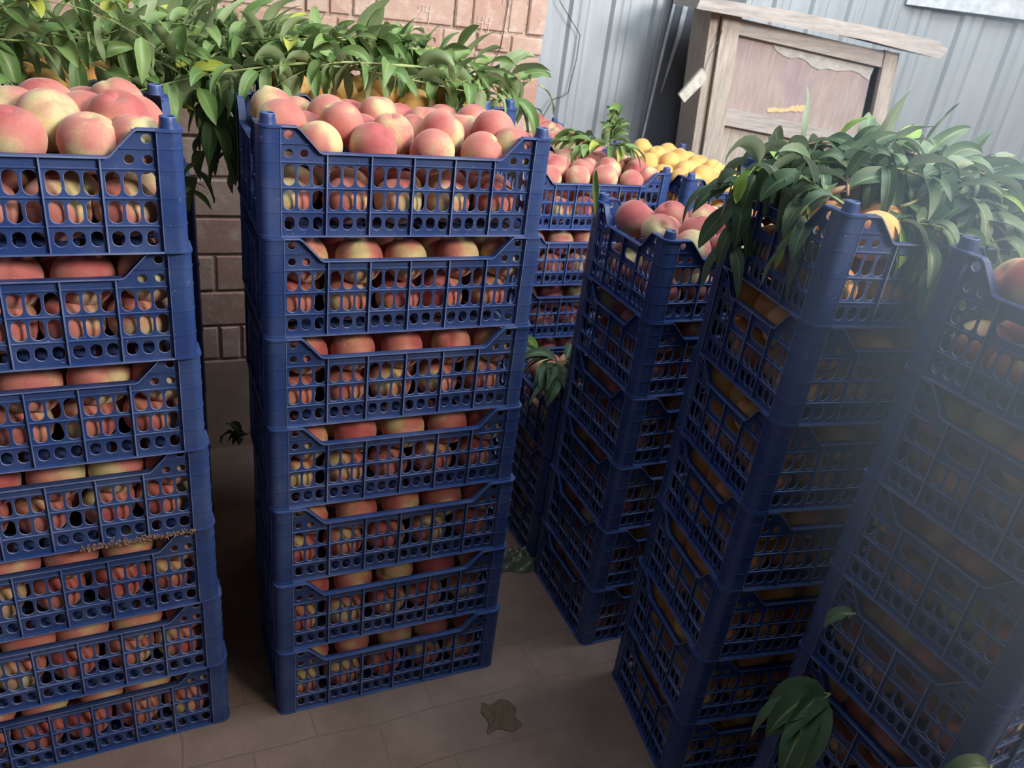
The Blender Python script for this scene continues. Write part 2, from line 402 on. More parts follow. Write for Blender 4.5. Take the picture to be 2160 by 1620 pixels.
# old wooden cabinet
t = empty('wooden_cabinet', (1.1, 3.6, 0), R(8), label='old weathered wooden cabinet with overhanging top board against the metal wall', category='cabinet')
def slab(name, poly, y0, y1, m, parent=t, **kw):
    mb = MB(); mb.prism(poly, lambda a, b: (a, y0, b), lambda a, b: (a, y1, b))
    return obj(name, mb.mesh(name, m), parent, **kw)
slab('side_post', [(-.40, .05), (-.365, .05), (-.482, 1.662), (-.521, 1.664)], -.005, .25, M_WOOD)
slab('side_post', [(.47, .05), (.505, .05), (.32, 1.60), (.284, 1.60)], .03, .25, M_WOOD)
slab('back_panel', [(-.39, .05), (.48, .05), (.29, 1.60), (-.5, 1.66)], .235, .249, M_PALLET)
slab('stile', [(-.36, .02), (-.275, .02), (-.405, 1.655), (-.478, 1.66)], -.03, .0, M_WOOD)
slab('stile', [(.40, .02), (.466, .02), (.283, 1.598), (.226, 1.606)], -.03, .0, M_WOOD)
slab('top_rail', [(-.398, 1.592), (.240, 1.540), (.232, 1.600), (-.402, 1.650)], -.022, .0, M_BOARD)
slab('middle_rail', [(-.372, 1.245), (.265, 1.20), (.262, 1.258), (-.377, 1.315)], -.022, .0, M_BOARD)
pan = slab('panel', [(-.375, 1.29), (.235, 1.235), (.205, 1.56), (-.40, 1.61)], .004, .012, M_PANEL)
slab('lower_panel', [(-.30, .1), (.32, .1), (.265, 1.23), (-.372, 1.27)], .002, .012, M_WOOD)
vp = [(-.395, 1.588), (-.24, 1.572)]
for i in range(13): vp.append((-.22 + i * .034, 1.552 - i * .0035 - [0, .012, .016, .004, .010, .026, .030, .018, .020, .012, .004, .006, .018][i]))
vp += [(.205, 1.485), (.218, 1.56), (-.395, 1.612)]
slab('peeling_veneer', vp, .0005, .0038, M_VENEER, pan, label='pale strip of peeling veneer')
qm = random.Random(21); mk = [(-.195 + .0105 * i, 1.322 + .0012 * i) for i in range(17)]; e1 = [qm.uniform(.004, .013) for _ in mk]; e2 = [qm.uniform(.004, .010) + (.010 if i > 9 else 0) for i in range(17)]
slab('scraped_mark', [(a, b - e1[i]) for i, (a, b) in enumerate(mk)] + [(a, b + e2[i]) for i, (a, b) in reversed(list(enumerate(mk)))], .001, .0038, M_SCRAPE, pan, label='fresh yellow scraped mark')
mb = MB()
mb.prism([(-.61, 1.664), (.10, 1.634), (.43, 1.602), (.45, 1.640), (.40, 1.664), (.10, 1.684), (-.28, 1.702), (-.60, 1.706)], lambda a, b: (a, -.09, b), lambda a, b: (a, .26, b + .006))
obj('top_board', mb.mesh('top_board', M_BOARD), t)
# small block hanging on the cabinet side
t = empty('wood_block', (1.1, 3.6, 0), R(8), label='small pale wooden block hanging from a wire left of the cabinet', category='block')
slab('block', [(-.600, 1.345), (-.572, 1.318), (-.505, 1.405), (-.503, 1.43), (-.528, 1.455)], -.06, -.035, M_TAG, t)
mb = MB(); mb.tube([(-.515, -.045, 1.44), (-.505, -.04, 1.50), (-.478, -.034, 1.56), (-.472, -.034, 1.60)], 0.0015, 5)
obj('wire', mb.mesh('tie_wire', M_WIRE), t)

# ---------------------------------------------------------------- fruit crate
CL, CW, CH = 0.5734, 0.3602, 0.2
PW = 0.041
def slot(cx, cz, w, h, n=5):
    r = min(w, h) / 2 * 0.98; pts = []
    for (sx, sz, a0) in ((1, 1, 0), (-1, 1, 90), (-1, -1, 180), (1, -1, 270)):
        for i in range(n):
            a = R(a0 + 90 * i / (n - 1)); pts.append((cx + sx * (w / 2 - r) + r * math.cos(a), cz + sz * (h / 2 - r) + r * math.sin(a)))
    return pts
def holed_panel(outline, holes, thick):
    cu = bpy.data.curves.new('c', 'CURVE'); cu.dimensions = '2D'; cu.fill_mode = 'BOTH'
    cu.extrude = thick / 2 - 0.0005; cu.bevel_depth = 0.0005; cu.bevel_resolution = 0; cu.offset = -0.0005
    for pts in [outline] + holes:
        sp = cu.splines.new('POLY'); sp.points.add(len(pts) - 1); sp.use_cyclic_u = True
        for q, (a, b) in zip(sp.points, pts): q.co = (a, b, 0, 1)
    o = bpy.data.objects.new('c', cu); C.objects.link(o)
    dg = bpy.context.evaluated_depsgraph_get()
    me = bpy.data.meshes.new_from_object(o.evaluated_get(dg))
    vs = [(v.co.x, v.co.z, v.co.y) for v in me.vertices]
    fs = [tuple(reversed(p.vertices)) for p in me.polygons]
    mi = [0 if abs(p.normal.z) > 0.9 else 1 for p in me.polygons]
    bpy.data.objects.remove(o); bpy.data.curves.remove(cu); bpy.data.meshes.remove(me)
    return vs, fs, mi
def panel_mesh(name, LL, bays, end):
    sh0, sh1, zn = 0.072, 0.110, 0.156
    if end: sh0, sh1 = 0.066, 0.098
    out = [(PW - .004, 0.001), (LL - PW + .004, 0.001), (LL - PW + .004, CH - .002), (LL - sh0 - .006, CH - .002), (LL - sh0, CH - .005),
           (LL - sh1 + .004, zn + .004), (LL - sh1 - .004, zn), (sh1 + .004, zn), (sh1 - .004, zn + .004), (sh0, CH - .005), (sh0 + .006 - .012, CH - .002), (PW - .004, CH - .002)]
    bw = (LL - 2 * PW) / bays; holes = []
    for b in range(bays):
        hand = end and 0 < b < bays - 1
        for k in range(3):
            cx = PW + bw * (b + (k + 0.5) / 3 * 0.94 + 0.03)
            if not hand: holes.append(slot(cx, .1135, bw * .252, .0385))
            holes.append(slot(cx, .0680, bw * .252, .0365))
            holes.append(slot(cx, .0245, bw * .225, .025))
        if hand: holes.append(slot(PW + bw * (b + .5), .118, bw * .84, .026))
    dx = bw * .313
    for m_ in (0, 1):
        fx = (lambda a: LL - a) if m_ else (lambda a: a)
        holes.append(slot(fx(PW + dx * .55), .184, .0145, .0145)); holes.append(slot(fx(PW + dx * .55), .152, .0145, .0145)); holes.append(slot(fx(PW + dx * 1.6), .152, .0145, .0145))
    vs, fs, mi = holed_panel(out, holes, .003)
    yp = 0.0105
    mb = MB(); mb.add([(a, b + yp, c) for a, b, c in vs], fs); mb.m = mi
    ya, yb = 0.0025, yp - .001
    for b in range(0, bays + 1):     # dividers
        x = PW + bw * b
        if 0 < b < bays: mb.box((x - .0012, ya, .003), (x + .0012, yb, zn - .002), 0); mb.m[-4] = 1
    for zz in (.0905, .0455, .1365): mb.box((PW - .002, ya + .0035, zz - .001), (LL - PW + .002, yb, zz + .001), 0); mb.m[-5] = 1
    for x0, x1 in ((PW, sh1 - .016), (LL - sh1 + .016, LL - PW)): mb.box((x0, ya + .0035, .1680), (x1, yb, .1700), 0)
    # lip following the profile, base flange
    prof = [(PW - .004, CH), (sh0 - .004, CH), (sh0 + .002, CH - .004), (sh1 - .002, zn + .003), (sh1 + .004, zn), (LL - sh1 - .004, zn), (LL - sh1 + .002, zn + .003), (LL - sh0 - .002, CH - .004), (LL - sh0 + .004, CH), (LL - PW + .004, CH)]
    n = len(prof); y0, y1 = 0.0005, 0.0145; th = .0028
    vs = []
    for i, (a, b) in enumerate(prof):
        vs += [(a, y0, b), (a, y1, b), (a, y1, b - th), (a, y0, b - th)]
    fs = [(4 * i + j, 4 * i + (j + 1) % 4, 4 * i + 4 + (j + 1) % 4, 4 * i + 4 + j) for i in range(n - 1) for j in range(4)] + [(0, 1, 2, 3), (4 * n - 1, 4 * n - 2, 4 * n - 3, 4 * n - 4)]
    mb.add(vs, fs, 0)
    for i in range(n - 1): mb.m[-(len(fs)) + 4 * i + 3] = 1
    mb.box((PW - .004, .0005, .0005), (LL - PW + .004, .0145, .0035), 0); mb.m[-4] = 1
    return mb
def post_mesh():
    mb = MB(); r = 0.020; k = 8
    def sec(o, r):      # L-arc cross-section from (PW,o) round the corner to (o,PW)
        pts = [(PW, o), (r, o)]
        for i in range(1, k): a = R(270 - 90 * i / k); pts.append((r + (r - o) * math.cos(a), r + (r - o) * math.sin(a)))
        return pts + [(o, r), (o, PW)]
    def shell(o, i_, z0, z1, mi=0):
        A, B = sec(o, r), sec(i_, r)
        n = len(A); vs = [(a, b, z) for z in (z0, z1) for a, b in A + B]
        fs = []
        for j in range(n - 1): fs += [(j, j + 1, 2 * n + j + 1, 2 * n + j), (n + j + 1, n + j, 3 * n + j, 3 * n + j + 1), (2 * n + j, 2 * n + j + 1, 3 * n + j + 1, 3 * n + j), (j + 1, j, n + j, n + j + 1)]
        for j in (0, n - 1): fs.append((j, n + j, 3 * n + j, 2 * n + j))
        mb.add(vs, fs, mi)
    shell(.0022, .0050, .002, .1975)
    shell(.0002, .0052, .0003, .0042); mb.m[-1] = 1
    for z in (.046, .091, .136, .169): shell(.0014, .0030, z, z + .0016)
    shell(-.0002, .0052, .1955, .1985, 0)
    for j in (0, 1):     # webs closing the post against the panels
        a, b = ((PW - .0012, .001), (PW, .0115))
        if j == 0: mb.box((a[0], a[1], .002), (b[0], b[1], .197), 1)
        else: mb.box((a[1], a[0], .002), (b[1], b[0], .197), 1)
    # top plate
    P = [(PW, .0002), (r, .0002)] + [(r + (r - .0002) * math.cos(R(270 - 90 * i / k)), r + (r - .0002) * math.sin(R(270 - 90 * i / k))) for i in range(1, k)] + [(.0002, r), (.0002, PW), (.0145, PW), (.026, .026), (PW, .0145)]
    mb.prism(P, lambda a, b: (a, b, .1972), lambda a, b: (a, b, .1998), 0)
    return mb
def peg_mesh():
    mb = MB(); k = 14; cx = .0215
    prof = [(.0150, 0), (.0132, .010), (.0128, .017), (.0122, .0182), (.0095, .0182), (.0088, .006), (.0001, .006)]
    vs = [(cx + q * math.cos(2 * math.pi * i / k), cx + q * math.sin(2 * math.pi * i / k), .1995 + z) for q, z in prof for i in range(k)]
    fs = [(j * k + i, j * k + (i + 1) % k, (j + 1) * k + (i + 1) % k, (j + 1) * k + i) for j in range(len(prof) - 1) for i in range(k)]
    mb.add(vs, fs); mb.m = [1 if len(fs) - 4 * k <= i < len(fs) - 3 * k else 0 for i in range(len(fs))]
    return mb
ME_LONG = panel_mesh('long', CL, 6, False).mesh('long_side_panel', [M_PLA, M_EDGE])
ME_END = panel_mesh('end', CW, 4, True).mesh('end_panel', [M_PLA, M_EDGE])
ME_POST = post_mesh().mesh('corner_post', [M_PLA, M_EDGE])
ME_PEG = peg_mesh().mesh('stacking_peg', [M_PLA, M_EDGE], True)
mb = MB()
for i in range(11): mb.box((.014 + i * .0507, .014, .004), (.014 + i * .0507 + .0385, CW - .014, .0070), 0)
for i in range(6): mb.box((.014, .014 + i * .0652, .0035), (CL - .014, .014 + i * .0652 + .006, .0065), 0)
ME_BASE = mb.mesh('crate_base', [M_PLA, M_EDGE])
# parts sit at the crate's corners; mirrored corners use a rotation so the mesh can be shared
# (a post is symmetric about its diagonal, panels about their middle)
def build_crate(pegs):
    t = empty('fruit_crate', (0, 0, 0))
    for loc, rz, me, nm in (((0, 0, 0), 0, ME_LONG, 'side_panel'), ((CL, CW, 0), math.pi, ME_LONG, 'side_panel'),
                            ((CL, 0, 0), math.pi / 2, ME_END, 'end_panel'), ((0, CW, 0), -math.pi / 2, ME_END, 'end_panel')):
        obj(nm, me, t, loc, (0, 0, rz))
    for loc, rz in (((0, 0, 0), 0), ((CL, 0, 0), math.pi / 2), ((CL, CW, 0), math.pi), ((0, CW, 0), -math.pi / 2)):
        q = obj('corner_post', ME_POST, t, loc, (0, 0, rz))
        if pegs: obj('stacking_peg', ME_PEG, q)
    obj('base', ME_BASE, t)
    return t
PROTO = {False: None, True: None}
def new_crate(pegs):
    if PROTO[pegs] is None: PROTO[pegs] = build_crate(pegs); return PROTO[pegs]
    return copy_tree(PROTO[pegs])

# ---------------------------------------------------------------- peach meshes
def peach_arrays(nu, nv, seed):
    q = random.Random(seed); V = []; F = []
    pt = q.uniform(0, .07); el = q.uniform(.94, 1.03); su = q.uniform(.045, .08)
    for j in range(nv + 1):
        th = math.pi * j / nv
        for i in range(nu):
            ph = 2 * math.pi * i / nu; dph = min(ph, 2 * math.pi - ph)
            r = 1 - .20 * math.exp(-(th / .27) ** 2) - su * math.exp(-(dph / .22) ** 2) * math.sin(th) ** .5 + pt * math.exp(-((math.pi - th) / .25) ** 2)
            r *= 1 + .015 * math.sin(2 * ph + seed)
            V.append((r * math.sin(th) * math.cos(ph), r * math.sin(th) * math.sin(ph), r * math.cos(th) * el))
    for j in range(nv):
        for i in range(nu):
            a, b = j * nu + i, j * nu + (i + 1) % nu
            F.append((a, a + nu, b + nu, b))
    return np.array(V), np.array(F)
def fruit_mesh(name, V, F, m, pr):
    me = bpy.data.meshes.new(name); me.from_pydata(V.tolist(), [], F.tolist()); me.materials.append(m)
    me.polygons.foreach_set('use_smooth', [True] * len(F))
    a = me.attributes.new('pc', 'FLOAT_VECTOR', 'POINT'); u = V / np.linalg.norm(V, axis=1, keepdims=True); a.data.foreach_set('vector', u.astype(np.float32).ravel())
    a = me.attributes.new('pr', 'FLOAT', 'POINT'); a.data.foreach_set('value', np.full(len(V), pr, np.float32))
    me.update(); return me
HI = [peach_arrays(36, 22, s) for s in range(6)]
LO = [peach_arrays(18, 11, s) for s in range(6)]
MATS = {'pink': M_PEACH, 'orange': M_ORANGE, 'yellow': M_YELLOW}
HIM = {k: [fruit_mesh('peach', V, F, m, s * .37) for s, (V, F) in enumerate(HI)] for k, m in MATS.items()}
STUFF = {k: [] for k in MATS}      # packed fruit: (matrix, variant, random)
rf = random.Random(11)
def rand_rot(q):
    if q.random() < .75: tl = q.uniform(0, 1.0)
    else: tl = q.uniform(1, 3.0)
    az = q.uniform(0, 2 * math.pi)
    return Matrix.Rotation(az, 3, 'Z') @ Matrix.Rotation(tl, 3, 'X') @ Matrix.Rotation(q.uniform(0, 6.28), 3, 'Z')
NIND = 0
def fruit(P, r, kind, label=None, group=None):
    global NIND
    rot = rand_rot(rf); v = rf.randrange(6)
    flat = Matrix.Diagonal((1, 1, rf.uniform(.90, .98)))
    if label is None:
        STUFF[kind].append((P, flat @ rot * r, v, rf.random())); return
    NIND += 1
    nm = {'pink': 'peach', 'orange': 'peach', 'yellow': 'yellow_peach'}[kind]
    o = bpy.data.objects.new(nm, HIM[kind][v]); C.objects.link(o)
    o.matrix_world = Matrix.Translation(P) @ (rot * r).to_4x4()
    o['label'] = label; o['category'] = 'peach'; o['group'] = group
ORD = ['first', 'second', 'third', 'fourth', 'fifth', 'sixth', 'seventh']

# ---------------------------------------------------------------- stacks
def stack(key, x, y, yaw, n, desc, kind, lean=(0, 0), z0=0.0, fr=.0465, topind=True, notch=None, show=None, heap=0.0, fill=True, topdesc=None):
    """a pile of n crates; notch: which open side shows fruit in the lower crates ('front', 'end', or both)"""
    q = random.Random(sum(map(ord, key)) * 7 + n)
    for k in range(n):
        top = k == n - 1
        z = z0 + k * CH
        ox, oy = lean[0] * (k + .5) * CH, lean[1] * (k + .5) * CH
        yw = R(yaw) + q.uniform(-.006, .006)
        t = new_crate(top)
        base = Vector((x + ox + q.uniform(-.002, .002), y + oy + q.uniform(-.002, .002), z))
        t.location = base; t.rotation_euler = (0, 0, yw)
        if top: lab = f'{topdesc or "blue slotted plastic crate full of peaches"}, topmost of {desc}'
        else:
            d = n - 1 - k
            lab = f'blue slotted plastic crate, {ORD[d]} from the top in {desc}' if k else f'blue slotted plastic crate on the ground, lowest in {desc}'
        t['label'] = lab; t['category'] = 'crate'; t['group'] = f'blue crates of {desc}'
        RM = Matrix.Rotation(yw, 3, 'Z')
        # two layers of fruit
        nx, ny = 5, 4
        for layer in (0, 1):
            ny = 5 if (top and layer == 1) else 4
            fq = fr * .95 if ny == 5 else fr
            for j in range(ny):
                for i in range(nx):
                    ins = .0165 + fq
                    off = (j + layer) % 2
                    px = ins + (CL - 2 * ins) * (i + (.22 if off else -.0)) / (nx - 1 + .22)
                    py = ins + (CW - 2 * ins) * j / (ny - 1)
                    jz = q.uniform(-.006, .006)
                    if layer == 0: pz = .009 + fr * .95 + abs(jz) * .5
                    else: pz = (.152 if top else .139) + jz * (1 if top else .5)
                    r_ = fq * q.uniform(.95, 1.04)
                    if top and layer == 1: pz += heap * (1 - abs(j - 2) / 3) + q.uniform(0, .012) + (.016 if j % 2 else 0)
                    jx, jy = q.uniform(-.006, .006), q.uniform(-.005, .005)
                    if j in (0, ny - 1): jy = 0
                    if i in (0, nx - 1): jx = 0
                    P = base + RM @ Vector((px + jx + (.035 if off and ny == 5 and i < nx - 1 else 0), py + jy, pz))
                    lab = grp = None
                    if layer == 1:
                        kd = {'pink': 'blushed', 'orange': 'orange', 'yellow': 'golden'}[kind]
                        if top and topind and (show is None or show(i, j)):
                            rows = ['front', 'second', 'third', 'fourth', 'back']
                            lab = f'{kd} peach, {ORD[i]} from left, {rows[j]} row, top crate, {desc}'; grp = f'peaches in the top crate of {desc}'
                        elif not top and notch and n - 1 - k <= 5:
                            dd = ORD[n - 1 - k]
                            if 'front' in notch and j == 0 and 0 < i + (off * .2) and i < nx:
                                lab = f'{kd} peach, {ORD[i]} in front opening, {dd} crate down, {desc}'
                            elif 'end' in notch and i == 0 and 0 < j < ny - 1:
                                lab = f'{kd} peach, {"nearer" if j == 1 else "farther"}, end opening, {dd} crate down, {desc}'
                            if lab: grp = f'peaches showing in openings of {desc}'
                    if fill or lab: fruit(P, r_, kind, lab, grp)

stack('A', -1.0663, 1.0619, 28.53, 7, 'the leftmost front stack', 'pink', lean=(-.001, -.057), notch='front', heap=.016, fr=.0515)
stack('B', -.4538, 1.3571, 26.81, 7, 'the tall stack left of centre', 'pink', lean=(-.03, .0239), notch='front', heap=.008)
stack('C', .2994, 1.7252, 25.63, 6, 'the shorter stack right of centre', 'pink', lean=(-.0014, .0203), notch='end', heap=.004)
stack('D', .4874, 1.3152, 18.17, 7, 'the leafy right stack', 'orange', lean=(.0085, -.0055), notch='frontend', show=lambda i, j: i < 3, heap=-.035)
stack('E', .7863, .8906, 28.4, 7, 'the nearest right edge stack', 'pink', lean=(-.0061, -.0136), notch='end', show=lambda i, j: j >= 2 and i < 3, heap=.0)
pf = W(0.063 - .09 - CL, 1.83); stack('FA2', pf.x, pf.y, 26, 7, 'the leafy stack behind leftmost', 'yellow', show=lambda i, j: j < 2, heap=.02)
stack('FA', -.899 - CL * math.cos(R(26)), 2.069 - CL * math.sin(R(26)), 26, 5, 'the lower stack by the brick wall', 'pink', z0=.07, topind=False)
pf = W(0.245, 1.835); stack('FB', pf.x, pf.y, 26, 7, 'the leafy stack behind centre', 'yellow', show=lambda i, j: j < 2, heap=.022)
stack('G', .465 - CL * math.cos(R(26)), 2.835 - CL * math.sin(R(26)), 26, 5, 'the back stack behind centre', 'pink', z0=.145, heap=.012, notch='front')
pg = W(1.30, 2.735 + CL); stack('G2', pg.x, pg.y, 26 - 90, 5, 'the farthest stack by brick edge', 'pink', z0=.145, heap=.015, show=lambda i, j: i < 4)
ph = Vector((.502, 2.781, 0)) + N_ * CL; stack('H', ph.x, ph.y, 26 - 90, 5, 'the back stack of yellow peaches', 'yellow', z0=.145, heap=.018)
pk = Vector((.144, 2.05, 0)) + N_ * .022; stack('K', pk.x, pk.y, 26, 3, 'the low stack in centre gap', 'pink', show=lambda i, j: i < 2, heap=.02)

def packed(kind, nm, lab):
    VV = []; FF = []; PC = []; PR = []; b = 0
    for P, Mx, v, r in STUFF[kind]:
        V, F = LO[v]; A = np.array(Mx); VV.append(V @ A.T + np.array(P)); FF.append(F + b); b += len(V)
        PC.append(V / np.linalg.norm(V, axis=1, keepdims=True)); PR.append(np.full(len(V), r))
    me = bpy.data.meshes.new(nm); me.from_pydata(np.concatenate(VV).tolist(), [], np.concatenate(FF).tolist()); me.materials.append(MATS[kind])
    me.polygons.foreach_set('use_smooth', [True] * len(me.polygons))
    a = me.attributes.new('pc', 'FLOAT_VECTOR', 'POINT'); a.data.foreach_set('vector', np.concatenate(PC).astype(np.float32).ravel())
    a = me.attributes.new('pr', 'FLOAT', 'POINT'); a.data.foreach_set('value', np.concatenate(PR).astype(np.float32))
    me.update(); obj(nm, me, None, label=lab, category='peaches', kind='stuff')
packed('pink', 'packed_pink_peaches', 'many blushed pink peaches packed behind the slots of the blue crates')
packed('orange', 'packed_orange_peaches', 'orange peaches packed behind the slots of the branch-topped right stack')
packed('yellow', 'packed_yellow_peaches', 'yellow peaches packed deep inside the back stacks of crates')

# wooden pallets under the back stacks
def pallet(o, yaw, l, w, h, lab):
    t = empty('pallet', o, R(yaw), label=lab, category='pallet', group='wooden pallets under the back stacks')
    for i in range(3):
        mb = MB(); mb.box((i * (l - .09) / 2, 0, 0), (i * (l - .09) / 2 + .09, w, h - .018)); obj('block', mb.mesh('block', M_PALLET), t)
    for i in range(4):
        mb = MB(); mb.box((0, i * (w - .08) / 3, h - .018), (l, i * (w - .08) / 3 + .08, h - .0005)); obj('plank', mb.mesh('plank', M_PALLET), t)
pallet((-.899 - CL * math.cos(R(26)), 2.069 - CL * math.sin(R(26)), 0), 26, CL, CW, .07, 'wooden pallet under the lower stack by the brick wall')
pallet((.465 - CL * math.cos(R(26)), 2.835 - CL * math.sin(R(26)), 0), 26, CL, CW, .145, 'wooden pallet under the back stack behind the centre')
pallet((pg.x, pg.y, 0), -64, CL, CW, .145, 'wooden pallet under the farthest stack by the brick edge')
pallet((ph.x, ph.y, 0), -64, CL, CW, .145, 'wooden pallet under the back stack of yellow peaches')

# ---------------------------------------------------------------- leafy branches
G_ = Vector((0, 0, -1))
def add_leaf(mb, p, d, nrm, ln, wd, q, droop=.12):
    seg = 9; d = d.normalized(); side = d.cross(nrm).normalized(); lr = q.random()
    fold = q.uniform(.15, .6); tw = q.uniform(-.14, .14); ph = q.uniform(0, 6); wa = q.uniform(0, .06); p = p.copy()
    vs = []; lv = []; curl = q.uniform(-.05, .10)
    for i in range(seg + 1):
        t = i / seg
        w = wd * .5 * (math.sin(math.pi * min(1, t ** .8 * 1.0)) ** .75) * (1 - .25 * t) + .0006
        nn = side.cross(d).normalized()
        wv = math.sin(ph + t * 14) * wa * wd
        e = side * w
        vs += [p - e + nn * (w * fold + wv), p - e * .5 + nn * (w * fold * .38), p, p + e * .5 + nn * (w * fold * .38), p + e + nn * (w * fold - wv)]
        lv += [1, .5, 0, .5, 1]
        d = (d + G_ * droop * (.5 + t) + nn * curl * -.5).normalized()
        side = (Matrix.Rotation(tw, 3, d) @ (side - d * side.dot(d))).normalized()
        p = p + d * (ln / seg)
    fs = [(5 * i + j, 5 * i + j + 1, 5 * i + j + 6, 5 * i + j + 5) for i in range(seg) for j in range(4)]
    b = len(vs)
    mb.add(vs, fs, 0, lr=lr, lv=lv)
def spline(pts, n):
    P = [Vector(a) for a in pts]; P = [P[0] * 2 - P[1]] + P + [P[-1] * 2 - P[-2]]; out = []
    m = len(P) - 3
    for k in range(n + 1):
        u = k / n * m; i = min(int(u), m - 1); t = u - i
        a, b, c, d = P[i:i + 4]
        out.append(.5 * ((2 * b) + (c - a) * t + (2 * a - 5 * b + 4 * c - d) * t * t + (3 * b - a - 3 * c + d) * t ** 3))
    return out
def branch(path, nleaf, seed, lab, group, lm=M_LEAF, ln=.112, wd=.032, rad=.0032, droop=.12, twigs=3, upb=.25, stem=M_STEM, start=.05):
    q = random.Random(seed); pts = spline(path, 14)
    root = pts[0].copy()
    t = empty('peach_branch', root, 0, label=lab, category='branch', group=group)
    st = MB(); lf = MB(); loc = [a - root for a in pts]
    st.tube(loc, [rad * (1 - .6 * i / 14) for i in range(15)], 6)
    runs = [(loc, nleaf, ln)]
    for k in range(twigs):
        i = q.randint(2, 11); b = loc[i]; d = (loc[i + 1] - loc[i]).normalized()
        sd = Vector((q.uniform(-1, 1), q.uniform(-1, 1), q.uniform(-.25, .6))).normalized()
        dd = (d + sd * .8).normalized(); e = [b]
        L_ = q.uniform(.12, .24)
        for s in range(6): dd = (dd + G_ * .12).normalized(); e.append(e[-1] + dd * L_ / 6)
        st.tube(e, [rad * .45 * (1 - .6 * s / 6) for s in range(7)], 5)
        runs.append((e, max(6, nleaf // 3), ln * .85))
    for rp, nl, l_ in runs:
        m = len(rp) - 1
        for k in range(nl):
            u = (start + (1 - start) * (k + q.random() * .6) / nl) * m; i = min(int(u), m - 1); p = rp[i].lerp(rp[i + 1], u - i)
            d = (rp[i + 1] - rp[i]).normalized()
            az = k * 2.4 + q.uniform(-.5, .5)
            a = d.cross(Vector((0, 0, 1)))
            a = a.normalized() if a.length > .05 else Vector((1, 0, 0)); b = a.cross(d)
            out = a * math.cos(az) + b * math.sin(az)
            dr = (d * q.uniform(.2, .8) + out + Vector((0, 0, upb))).normalized()
            nr = Vector((0, 0, 1)) + Vector((q.uniform(-.7, .7), q.uniform(-.7, .7), 0))
            if abs(nr.normalized().dot(dr)) > .93: nr = Vector((q.uniform(-1, 1), 1, .2))
            add_leaf(lf, p, dr, nr, l_ * q.uniform(.6, 1.12), wd * q.uniform(.75, 1.2), q, droop * q.uniform(.4, 1.6))
    obj('stem', st.mesh('stem', stem, True), t)
    obj('foliage', lf.mesh('foliage', lm, True, fix=False), t)
    return t

# heap over the stacks behind the two front stacks: (s, n, z) along the wall direction
q = random.Random(3)
spots = ['along the far left', 'over the gap between stacks', 'across the middle', 'toward the brick wall edge']
hb = []
for i in range(11):      # long branches lying left to right, in rows from front to back
    s0 = -.95 + (i % 4) * .36 + q.uniform(-.08, .08)
    nn = 1.87 + .050 * i % .36 + q.uniform(-.02, .02)
    nn = 1.87 + (i * 5 % 11) * .034
    zz = 1.445 + q.uniform(-.01, .025)
    ln_ = q.uniform(.55, .75)
    if s0 + ln_ > .84: s0 = .84 - ln_
    hb.append([(s0, nn, zz), (s0 + ln_ * .35, nn + q.uniform(-.04, .04), zz + .035), (s0 + ln_ * .7, nn + q.uniform(-.05, .05), zz + .03), (s0 + ln_, nn + q.uniform(-.06, .06), zz - .005)])
desc_h = ['leafy branch with the longest stem at the front of the left heap', 'leafy branch at the far left end of the heap', 'leafy branch crossing above the gap between the front stacks', 'leafy branch in the heap left of the brick wall edge',
          'branch at the back of the heap at far left', 'branch at the heap back above the leftmost stack', 'branch lying across the centre of the left heap', 'branch at the heap front above yellow peaches',
          'branch buried low in the far left of the heap', 'branch buried low above the leftmost crate', 'branch buried low at the heap centre']
for i, pth in enumerate(hb):
    branch([W(*a) for a in pth], 44, 100 + i, 'green ' + desc_h[i], 'leafy branches heaped behind the left stacks')
# branches hanging in front: over the gap, at the far right tip, upright sprigs at far left
extra = [([(.55, 1.84, 1.475), (.35, 1.82, 1.47), (.12, 1.81, 1.43), (-.08, 1.80, 1.37)], 26, 'long pale green shoot reaching left over the gap, hanging leaves', .2),
         ([(.02, 1.95, 1.47), (.10, 1.88, 1.44), (.15, 1.86, 1.36), (.16, 1.86, 1.25)], 30, 'dark hanging branch end between the two front stacks', .35),
         ([(.22, 2.0, 1.47), (.13, 1.93, 1.45), (.11, 1.90, 1.38), (.13, 1.89, 1.30)], 26, 'second dark hanging branch end between the front stacks', .35),
         ([(.45, 1.90, 1.47), (.65, 1.90, 1.465), (.80, 1.92, 1.43), (.87, 1.93, 1.38)], 20, 'branch tip with long drooping leaf near the brick wall edge', .22),
         ([(.20, 1.86, 1.46), (.40, 1.84, 1.46), (.60, 1.84, 1.44), (.76, 1.83, 1.42)], 26, 'branch with leaves hanging over yellow peaches', .25),
         ([(.30, 2.0, 1.50), (.48, 1.98, 1.51), (.66, 1.96, 1.49), (.80, 1.96, 1.45)], 26, 'topmost branch at the right of the left heap', .1),
         ([(-.35, 1.80, 1.45), (-.22, 1.78, 1.52), (-.12, 1.78, 1.56), (-.02, 1.79, 1.50)], 18, 'bent twig standing up above the leftmost crate', .12),
         ([(-.62, 1.72, 1.44), (-.55, 1.70, 1.52), (-.50, 1.70, 1.60), (-.46, 1.70, 1.68)], 26, 'upright bright sprig at the upper left corner', .03),
         ([(-.50, 1.74, 1.44), (-.44, 1.73, 1.50), (-.38, 1.73, 1.57), (-.34, 1.73, 1.64)], 24, 'second upright bright sprig beside the upper left corner', .03),
         ([(-.40, 1.80, 1.44), (-.30, 1.80, 1.46), (-.16, 1.80, 1.46), (-.02, 1.80, 1.40)], 24, 'shaded branch just behind the leftmost crate', .22)]
for i, (pth, nl, d, dr) in enumerate(extra):
    branch([W(*a) for a in pth], nl, 140 + i, 'peach ' + ('branch, ' if 'branch' not in d else 'leaves, ') + d, 'leafy branches heaped behind the left stacks', droop=dr, twigs=2, upb=.5 if 'upright' in d else .15)

